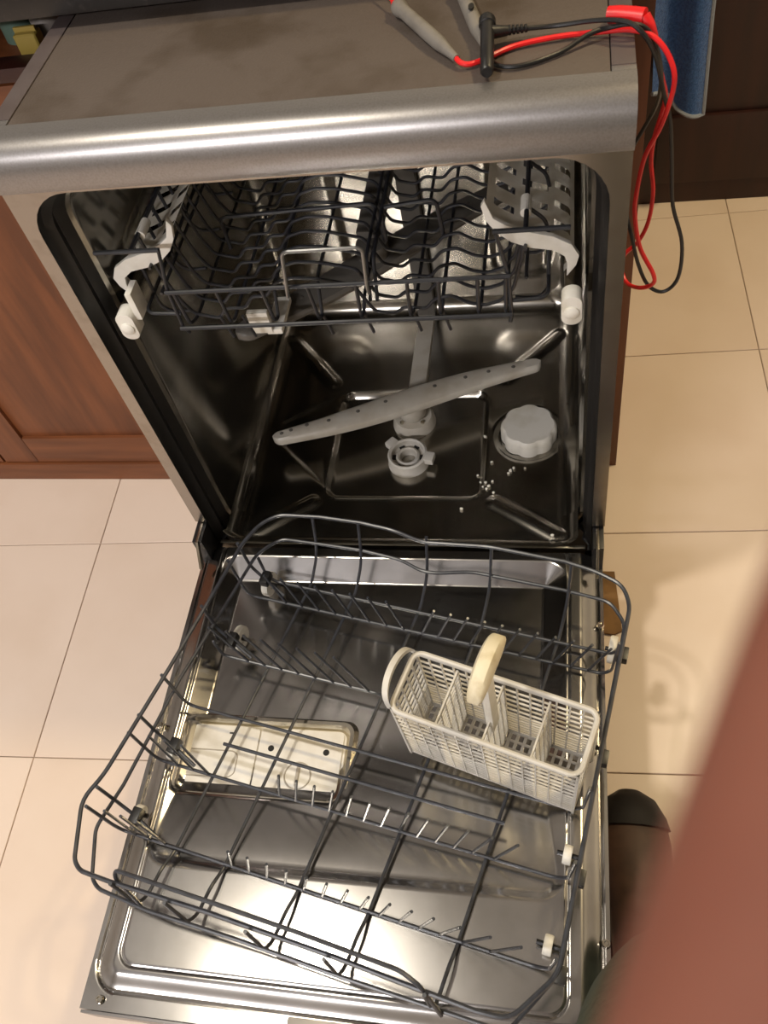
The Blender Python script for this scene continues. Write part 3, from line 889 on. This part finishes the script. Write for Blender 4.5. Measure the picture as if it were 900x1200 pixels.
tube('cross_wire', [RW(-0.100, -0.359, 0.200), RW(0.270, -0.359, 0.200)], W * 1.05, WM, lr)
# paired side posts holding the tine bars
for v in (-0.112, -0.215, -0.375, -0.470):
    tube('side_post', [RW(-0.1815, v, ZU), RW(-0.1805, v, 0.225), RW(-0.160, v - 0.006, 0.205), RW(-0.125, v - 0.020, 0.194)], W * 1.05, WM, lr, 0.01)
    bx_ = box('post_clip', (-0.006, -0.010, 0.2), (0.006, 0.010, 0.214), M['black_pl'], lr, 0.002, 2, Matrix.Translation(RW(-0.158, v - 0.006, 0.0)) @ Matrix.Rotation(RT, 4, 'Z'))
def tines(v, us, h, du, dv=0.0):
    for u in us:
        tube('tine', [RW(u, v, ZF), RW(u + du * 0.12, v + dv * 0.1, ZF + h * 0.12), RW(u + du, v + dv, ZF + h)], W * 0.82, M['tine'], lr, 0, sides=7)
tines(-0.141, [-0.118 + 0.0255 * k for k in range(8)], 0.073, -0.015)
tines(-0.141, [0.086 + 0.0224 * k for k in range(11)], 0.075, 0.026)
tines(-0.239, [-0.128 + 0.0255 * k for k in range(8)], 0.088, -0.032)
tines(-0.399, [-0.148, -0.126, -0.103], 0.105, 0.000)
tines(-0.399, [-0.003 + 0.0227 * k for k in range(13)], 0.095, 0.026)
tines(-0.494, [-0.155, -0.133, -0.112], 0.105, 0.004)
tines(-0.494, [-0.020 + 0.0238 * k for k in range(14)], 0.100, 0.029)
# rollers
def roller(u, v):
    k_ = 1.0 if v > -0.3 else 0.6
    zc = 0.1805 if v > -0.3 else 0.1935
    p = RW(u, v, zc)
    mt = Matrix.Rotation(RT, 4, 'Z') @ Matrix.Rotation(math.radians(90), 4, 'Y')
    o = lathe('roller', [(0, -0.004), (0.007, -0.004), (0.008, -0.006), (0.0175, -0.006), (0.0185, -0.004), (0.0185, 0.004), (0.0175, 0.006), (0.008, 0.006), (0.007, 0.004), (0, 0.004)], p, M['white_pl'], lr, 24, mt @ Matrix.Diagonal((k_, k_, 0.8, 1)))
    tube('axle', [RW(u - 0.010, v, zc), RW(u + 0.012, v, zc)], 0.003, M['black_pl'], o)
for v in (-0.112, -0.205, -0.385, -0.47):
    roller(-0.163, v); 
for v in (-0.100, -0.235, -0.372, -0.470):
    roller(0.334, v)
    box('rim_clip', (-0.006, -0.009, 0.226), (0.006, 0.009, 0.240), M['black_pl'], lr, 0.002, 2, Matrix.Translation(RW(0.350, v - 0.03, 0.0)) @ Matrix.Rotation(RT, 4, 'Z'))
frame()

# ------------------------------------------------------------------ cutlery basket
BT = math.radians(-17.0)
cb = thing('cutlery_basket', 'pale grey plastic cutlery basket with tall cream handle in the lower rack', 'cutlery basket', (0.169, -0.318, 0.194), BT)
BL_, BW_, BH_ = 0.216, 0.074, 0.140
bh = BL_ / 2; bw = BW_ / 2
frame()
def wall_grid(name, A, B, h, ncol, rows, th, m, parent, split=None, taper=0.0, tilt=(0, 0)):
    """lattice panel from A to B (local xy), bars as one mesh; rows = list of z heights"""
    A = Vector((A[0], A[1], 0)); B = Vector((B[0], B[1], 0))
    d = (B - A); L = d.length; d.normalize(); nrm = Vector((-d.y, d.x, 0))
    bm = bmesh.new()
    def P(s, z, o):
        k = taper * (1 - z / h)
        s2 = L / 2 + (s - L / 2) * (1 - k)
        off = Vector((tilt[0], tilt[1], 0)) * (1 - z / h)
        return A + d * s2 + nrm * o + off + Vector((0, 0, z))
    def bar(s0, s1, z0, z1, t):
        vs = [bm.verts.new(P(s, z, o)) for o in (-t / 2, t / 2) for s, z in ((s0, z0), (s1, z0), (s1, z1), (s0, z1))]
        for f in ((0, 1, 2, 3), (7, 6, 5, 4), (0, 4, 5, 1), (1, 5, 6, 2), (2, 6, 7, 3), (3, 7, 4, 0)):
            bm.faces.new([vs[i] for i in f])
    for k in range(ncol + 1):
        s = L * k / ncol
        w = 0.0016 if 0 < k < ncol else 0.004
        bar(max(0, s - w / 2), min(L, s + w / 2), 0, h, th)
    for z, w in rows:
        bar(0, L, max(0, z - w / 2), min(h, z + w / 2), th * 0.86)
    return bm_obj(name, bm, m, parent)
rows = [(0.003, 0.006)] + [(0.011 + 0.0074 * k, 0.0017) for k in range(7)] + [(0.0675 + 0.0128 * k, 0.0016) for k in range(5)] + [(0.1365, 0.007)]
GP = M['grey_pl']
wall_grid('front_wall', (-bh, -bw), (bh, -bw), BH_, 14, rows, 0.0024, GP, cb, taper=0.05, tilt=(0, 0.003))
wall_grid('back_wall', (-bh, bw), (bh, bw), BH_, 14, rows, 0.0024, GP, cb, taper=0.05, tilt=(0, -0.003))
wall_grid('end_wall', (bh, -bw), (bh, bw), BH_, 5, rows, 0.003, GP, cb, tilt=(-0.005, 0))
wall_grid('end_wall', (-bh, -bw), (-bh, bw), BH_, 5, rows, 0.003, GP, cb, tilt=(0.005, 0))
for x in (-0.055, 0.0, 0.055):
    wall_grid('divider', (x, -bw + 0.003), (x, bw - 0.003), BH_ - 0.006, 5, [(0.003, 0.006)] + [(0.012 + 0.0088 * k, 0.0018) for k in range(13)] + [(BH_ - 0.009, 0.005)], 0.0024, GP, cb)
# floor lattice
bm = bmesh.new()
for k in range(22):
    x = -bh + 0.006 + (BL_ - 0.012) * k / 21
    add_box(bm, (x - 0.0018, -bw + 0.004, 0.0), (x + 0.0018, bw - 0.004, 0.003))
for k in range(7):
    y = -bw + 0.005 + (BW_ - 0.010) * k / 6
    add_box(bm, (-bh + 0.006, y - 0.0014, 0.0004), (bh - 0.006, y + 0.0014, 0.0028))
bm_obj('bottom_grid', bm, GP, cb)
# rim and the arched left end
def rim_path():
    return [(x, y, BH_ - 0.001) for x, y in rrect(-bh - 0.001, -bw - 0.001, bh + 0.001, bw + 0.001, 0.012, 4)]
bm = bmesh.new(); add_tube(bm, [Vector(p) for p in rim_path()], 0.0033, 8, True); bm_obj('rim', bm, GP, cb)
bm = bmesh.new()
arch = []
for k in range(17):
    t = k / 16; a = math.pi * t
    arch.append(Vector((-bh - 0.001 - 0.010 * math.sin(a), -bw * math.cos(a) * 0.98, BH_ - 0.002 + 0.024 * math.sin(a) ** 0.7)))
rows_ = []
for p in arch:
    rows_.append([bm.verts.new(p + Vector((dx, 0, dz))) for dx, dz in ((-0.004, -0.004), (0.003, -0.004), (0.003, 0.003), (-0.004, 0.003))])
for a, b in zip(rows_, rows_[1:]):
    for k in range(4): bm.faces.new((a[k], a[(k + 1) % 4], b[(k + 1) % 4], b[k]))
bm.faces.new(rows_[0]); bm.faces.new(list(reversed(rows_[-1])))
bm_obj('end_arch', bm, GP, cb)
# carrying handle: stem on the middle divider and a rounded cream grip
hd = None
bm = bmesh.new()
add_box(bm, (-0.0045, -0.011, 0.105), (0.0045, 0.006, 0.250)); bevel_all(bm, 0.002)
hd = bm_obj('handle_stem', bm, M['white_pl'], cb)
bm = bmesh.new()
Ng, Kg = 22, 12
rowsg = []
for i in range(Ng + 1):
    t = -1 + 2 * i / Ng
    prof = max(1 - abs(t) ** 2.6, 0.0) ** 0.5
    row = []
    for k in range(Kg):
        a = 2 * math.pi * k / Kg
        ca, sa = math.cos(a), math.sin(a)
        rx = 0.0105 * (abs(ca) ** 0.7) * (1 if ca >= 0 else -1) * (0.55 + 0.45 * prof)
        rz = 0.0150 * (abs(sa) ** 0.8) * (1 if sa >= 0 else -1) * max(prof, 0.04)
        row.append(bm.verts.new((rx, 0.002 + t * 0.040, 0.254 + rz - 0.010 * t * t)))
    rowsg.append(row)
for a, b in zip(rowsg, rowsg[1:]):
    for k in range(Kg): bm.faces.new((a[k], a[(k + 1) % Kg], b[(k + 1) % Kg], b[k]))
bm.faces.new(rowsg[0]); bm.faces.new(list(reversed(rowsg[-1])))
bm_obj('grip', bm, M['cream_pl'], cb)

# ------------------------------------------------------------------ test leads on the worktop
ZT = 0.8500
def cable(name, pts, r, m, parent, sub=6):
    P = [Vector(p) for p in pts]
    out = []
    for i in range(len(P) - 1):
        p0, p1, p2, p3 = P[max(i - 1, 0)], P[i], P[i + 1], P[min(i + 2, len(P) - 1)]
        for k in range(sub):
            t = k / sub
            out.append(0.5 * ((2 * p1) + (p2 - p0) * t + (2 * p0 - 5 * p1 + 4 * p2 - p3) * t * t + (3 * p1 - p0 - 3 * p2 + p3) * t ** 3))
    out.append(P[-1])
    return tube(name, out, r, m, parent)
def probe(parent, A, B, col):
    A = Vector(A); B = Vector(B); d = (B - A); L = d.length; d.normalize()
    def at(t): return A + d * (L * t)
    bm = bmesh.new()
    ts = [(0, .0055), (.02, .0075), (.06, .0082), (.10, .0072), (.14, .0064), (.55, .0068), (.72, .0066), (.86, .0046), (1.0, .0032)]
    add_tube(bm, [Lc(at(t)) for t, r in ts], [r for t, r in ts], 14)
    h = bm_obj('probe_handle', bm, M['probe'], parent)
    bm = bmesh.new(); add_tube(bm, [Lc(at(-0.5)), Lc(at(-0.1)), Lc(at(-.02)), Lc(at(0.03))], [.001, .001, .0045, .0055], 10)
    bm_obj('probe_tip', bm, col, parent)
    return h
def wp(x, y, z): return (x, y, z)
rl = thing('red_test_lead', 'red test lead with grey probe hanging over the right worktop edge', 'test lead', (0.30, 0.13, ZT))
frame(rl)
probe(rl, (0.0855, 0.166, ZT + 0.0085), (0.1495, 0.066, ZT + 0.0055), M['red'])
cable('cable', [(0.1485, 0.0675, 0.8557), (0.154, 0.060, 0.8545), (0.163, 0.059, 0.8535), (0.178, 0.069, 0.853), (0.200, 0.083, 0.853), (0.235, 0.090, 0.8535), (0.270, 0.091, 0.8535), (0.296, 0.085, 0.856), (0.316, 0.078, 0.851), (0.330, 0.072, 0.834), (0.335, 0.07, 0.812), (0.328, 0.07, 0.776), (0.316, 0.07, 0.745), (0.311, 0.07, 0.706), (0.311, 0.07, 0.680), (0.319, 0.07, 0.639), (0.335, 0.07, 0.604), (0.3365, 0.075, 0.586), (0.325, 0.085, 0.572), (0.312, 0.10, 0.566),
                (0.306, 0.115, 0.572), (0.308, 0.125, 0.585), (0.322, 0.13, 0.598), (0.331, 0.13, 0.624), (0.333, 0.13, 0.661), (0.328, 0.13, 0.697), (0.329, 0.13, 0.725), (0.335, 0.126, 0.765), (0.330, 0.118, 0.790), (0.321, 0.103, 0.822), (0.318, 0.092, 0.838)], 0.0023, M['red'], rl)
# angled plug lying on the edge strip
bm = bmesh.new()
pl = [(0.278, 0.110, 0.8580), (0.287, 0.107, 0.8585), (0.299, 0.101, 0.8588), (0.308, 0.097, 0.8588)]
add_tube(bm, [Lc(p) for p in pl], [0.0066, 0.0072, 0.0078, 0.0078], 12); bm_obj('plug', bm, M['red'], rl)
bm = bmesh.new()
add_tube(bm, [Lc(p) for p in [(0.307, 0.098, 0.8588), (0.312, 0.094, 0.853), (0.316, 0.091, 0.845), (0.3205, 0.100, 0.826)]], [0.0065, 0.0055, 0.0042, 0.0028], 10); bm_obj('strain_relief', bm, M['red'], rl)
frame()
bl = thing('black_test_lead', 'black test lead with grey probe and plug on the worktop', 'test lead', (0.18, 0.11, ZT))
frame(bl)
probe(bl, (0.143, 0.190, ZT + 0.0085), (0.1735, 0.080, ZT + 0.0055), M['black_pl'])
prism('probe_slot', circle(0, 0, 0.003, 12), 'z', 0.8645, 0.8662, M['hole'], bl, 0, 1, Matrix.Translation((0.1585, 0.134, 0.0)) @ Matrix.Diagonal((0.9, 1.8, 1, 1)))
cable('cable', [(0.173, 0.082, 0.8556), (0.176, 0.070, 0.8540), (0.184, 0.056, 0.8525), (0.198, 0.050, 0.8525), (0.216, 0.054, 0.8525), (0.240, 0.067, 0.8530), (0.262, 0.081, 0.8578), (0.278, 0.086, 0.8590),
                (0.296, 0.0815, 0.8625), (0.310, 0.082, 0.856), (0.320, 0.085, 0.835), (0.327, 0.10, 0.800), (0.327, 0.12, 0.765), (0.318, 0.13, 0.735), (0.308, 0.132, 0.710), (0.304, 0.125, 0.685),
                (0.305, 0.10, 0.662), (0.311, 0.09, 0.640), (0.321, 0.09, 0.600), (0.334, 0.09, 0.570), (0.351, 0.09, 0.561), (0.364, 0.09, 0.580), (0.363, 0.09, 0.626), (0.349, 0.09, 0.674), (0.343, 0.09, 0.723), (0.337, 0.088, 0.768), (0.329, 0.086, 0.795),
                (0.318, 0.077, 0.835), (0.306, 0.072, 0.858), (0.292, 0.078, 0.8665), (0.268, 0.090, 0.8640),
                (0.235, 0.100, 0.8580), (0.205, 0.098, 0.859), (0.186, 0.094, 0.859)], 0.0021, M['black_pl'], bl)
bm = bmesh.new(); add_tube(bm, [Lc(p) for p in [(0.1745, 0.108, 0.866), (0.1745, 0.105, 0.866), (0.175, 0.098, 0.865), (0.175, 0.097, 0.865), (0.1765, 0.066, 0.8635), (0.1775, 0.037, 0.8575), (0.1776, 0.035, 0.8575)]], [0.006, 0.0075, 0.0075, 0.0062, 0.0060, 0.0058, 0.0045], 14)
bm_obj('plug', bm, M['black_pl'], bl)
bm = bmesh.new(); add_tube(bm, [Lc(p) for p in [(0.176, 0.088, 0.864), (0.184, 0.092, 0.862), (0.192, 0.096, 0.860)]], [0.0058, 0.0052, 0.0042], 12); bm_obj('plug_neck', bm, M['black_pl'], bl)
for k in range(5):
    t = k / 4
    c = Vector((0.194 + 0.014 * t, 0.0965 + 0.002 * t, 0.8600 - 0.0008 * t)); d = Vector((0.98, 0.2, 0)).normalized()
    bm = bmesh.new(); add_tube(bm, [Lc(c - d * 0.0011), Lc(c + d * 0.0011)], 0.0042 - 0.0008 * t, 12); bm_obj('strain_relief', bm, M['black_pl'], bl)
frame()

# ------------------------------------------------------------------ board piece on the floor by the hinge
bm = bmesh.new()
poly = [(0.262, 0.06), (0.325, 0.06), (0.334, -0.045), (0.322, -0.052), (0.266, -0.045)]
A_ = [bm.verts.new((x, y, 0.002)) for x, y in poly]; B_ = [bm.verts.new((x, y, 0.006)) for x, y in poly]
bm.faces.new(list(reversed(A_))); bm.faces.new(B_)
for i in range(5): bm.faces.new((A_[i], A_[(i + 1) % 5], B_[(i + 1) % 5], B_[i]))
tag(bm_obj('board_scrap', bm, M['card']), 'brown board scrap on the floor beside the right door hinge', 'board')

# ------------------------------------------------------------------ the photographer: a finger close to the lens, a green trouser leg and a shoe
per = thing('person', 'person in green trousers and dark shoe, blurred finger across the lower right', 'person', (0.40, -0.62, 0))
frame(per)
CM = Matrix.Translation(CAM_POS) @ CAM_ROT
def cpt(x, y, z): return FR @ (CM @ Vector((x + 0.0005, y, z)))
def skin_mesh(name, verts, edges, radii, m, parent, levels=2):
    me = bpy.data.meshes.new(name)
    me.from_pydata([tuple(v) for v in verts], edges, [])
    o = bpy.data.objects.new(name, me); C.objects.link(o)
    md = o.modifiers.new('skin', 'SKIN')
    if not me.skin_vertices: pass
    for i, sv in enumerate(me.skin_vertices[0].data):
        r = radii[i]
        sv.radius = (r, r)
        sv.use_root = (i == 0)
    sb = o.modifiers.new('sub', 'SUBSURF'); sb.levels = levels; sb.render_levels = levels
    bpy.context.view_layer.update()
    dg = bpy.context.evaluated_depsgraph_get()
    me2 = bpy.data.meshes.new_from_object(o.evaluated_get(dg))
    bpy.data.objects.remove(o)
    me2.materials.clear()
    return link(name, me2, m, parent)
hv = [(-0.020, -0.190, 0.004), (-0.016, -0.130, -0.012),
      (0.002, -0.084, -0.028), (0.0135, -0.040, -0.0405), (0.0250, -0.008, -0.0430), (0.0330, 0.014, -0.0425),
      (-0.014, -0.080, -0.030), (-0.012, -0.054, -0.042), (-0.010, -0.057, -0.062), (-0.008, -0.074, -0.069),
      (-0.030, -0.084, -0.028), (-0.029, -0.060, -0.040), (-0.028, -0.064, -0.060), (-0.026, -0.080, -0.066),
      (-0.045, -0.094, -0.024), (-0.045, -0.074, -0.034), (-0.044, -0.077, -0.050), (-0.043, -0.090, -0.055),
      (0.012, -0.122, 0.002), (0.030, -0.100, 0.014), (0.036, -0.076, 0.021), (0.034, -0.056, 0.023),
      (-0.030, -0.330, 0.060)]
hr = [0.024, 0.026, 0.0105, 0.0092, 0.0086, 0.0070, 0.0105, 0.0092, 0.0085, 0.007, 0.0100, 0.0088, 0.008, 0.0066, 0.0092, 0.0078, 0.0072, 0.006,
      0.014, 0.0108, 0.0100, 0.0080, 0.032]
he = [(22, 0), (0, 1), (1, 2), (2, 3), (3, 4), (4, 5), (1, 6), (6, 7), (7, 8), (8, 9), (1, 10), (10, 11), (11, 12), (12, 13), (1, 14), (14, 15), (15, 16), (16, 17), (1, 18), (18, 19), (19, 20), (20, 21)]
hand = skin_mesh('hand', [cpt(*p) for p in hv], he, hr, M['skin'], per)
hand['label'] = 'reddish blurred finger and hand close to the lens'
# fingernails
for tip, prv, side in ((5, 4, (0.35, -0.12, -0.93)), (9, 8, (0, -0.3, -1.0)), (13, 12, (0, -0.3, -1.0)), (17, 16, (0, -0.3, -1.0)), (21, 20, (0.3, 0, 1.0))):
    a, b = Vector(hv[prv]), Vector(hv[tip])
    d = (b - a).normalized(); n_ = Vector(side); n_ = (n_ - d * n_.dot(d)).normalized(); w_ = d.cross(n_)
    r_ = hr[tip]
    bm = bmesh.new(); rw = []
    for i in range(5):
        rw.append([bm.verts.new(cpt(*(b + d * (-0.006 + 0.003 * i) + w_ * (0.0048 * s) + n_ * (r_ * (1.03 - 0.16 * s * s) - 0.0006 * i * i * 0.3)))) for s in (-1, -0.5, 0, 0.5, 1)])
    for p, q in zip(rw, rw[1:]):
        for k in range(4): bm.faces.new((p[k], p[k + 1], q[k + 1], q[k]))
    bmesh.ops.solidify(bm, geom=bm.faces[:], thickness=0.0006)
    bm_obj('nail', bm, M['nail'], hand)
# trouser leg
lg = [(0.436, -0.960, 0.900), (0.376, -0.820, 0.750), (0.310, -0.664, 0.510), (0.330, -0.592, 0.320), (0.358, -0.545, 0.190), (0.360, -0.530, 0.085)]
skin_mesh('trouser_leg', [FR @ Vector(p) for p in lg], [(i, i + 1) for i in range(5)], [0.098, 0.092, 0.072, 0.062, 0.056, 0.054], M['green'], per)
# shoe
bm = bmesh.new()
secs = [(-0.605, 0.030, 0.050), (-0.590, 0.036, 0.085), (-0.540, 0.039, 0.098), (-0.490, 0.040, 0.088), (-0.430, 0.043, 0.066), (-0.370, 0.046, 0.052), (-0.335, 0.043, 0.044), (-0.312, 0.032, 0.036), (-0.300, 0.014, 0.024)]
rws = []
for y, w, h in secs:
    row = []
    for k in range(14):
        a = 2 * math.pi * k / 14
        cx_ = math.cos(a); sz = math.sin(a)
        row.append(bm.verts.new(Lc((0.352 + (y + 0.6) * -0.06 + w * cx_, y, max(0.0125, 0.012 + h * 0.5 + h * 0.5 * sz)))))
    rws.append(row)
for a, b in zip(rws, rws[1:]):
    for k in range(14): bm.faces.new((a[k], a[(k + 1) % 14], b[(k + 1) % 14], b[k]))
bm.faces.new(rws[0]); bm.faces.new(list(reversed(rws[-1])))
shoe = bm_obj('shoe', bm, M['shoe'], per)
sole = [(0.352 + (y + 0.6) * -0.06 + (w + 0.003), y) for y, w, h in secs] + [(0.352 + (y + 0.6) * -0.06 - (w + 0.003), y) for y, w, h in reversed(secs)]
prism('sole', sole, 'z', 0.001, 0.014, M['shoe_toe'], shoe, 0.002)
bm = bmesh.new(); rws = []
for y, w, h in [(-0.352, 0.0465, 0.0505)] + secs[6:]:
    rws.append([bm.verts.new(Lc((0.352 + (y + 0.6) * -0.06 + (w + 0.0012) * math.cos(2 * math.pi * k / 14), y + (0.001 if y > -0.31 else 0), max(0.0135, 0.0135 + h * 0.5 + h * 0.5 * math.sin(2 * math.pi * k / 14))))) for k in range(14)])
for a, b in zip(rws, rws[1:]):
    for k in range(14): bm.faces.new((a[k], a[(k + 1) % 14], b[(k + 1) % 14], b[k]))
bm.faces.new(list(reversed(rws[-1])))
bm_obj('toe_cap', bm, M['shoe_toe'], shoe)
frame()
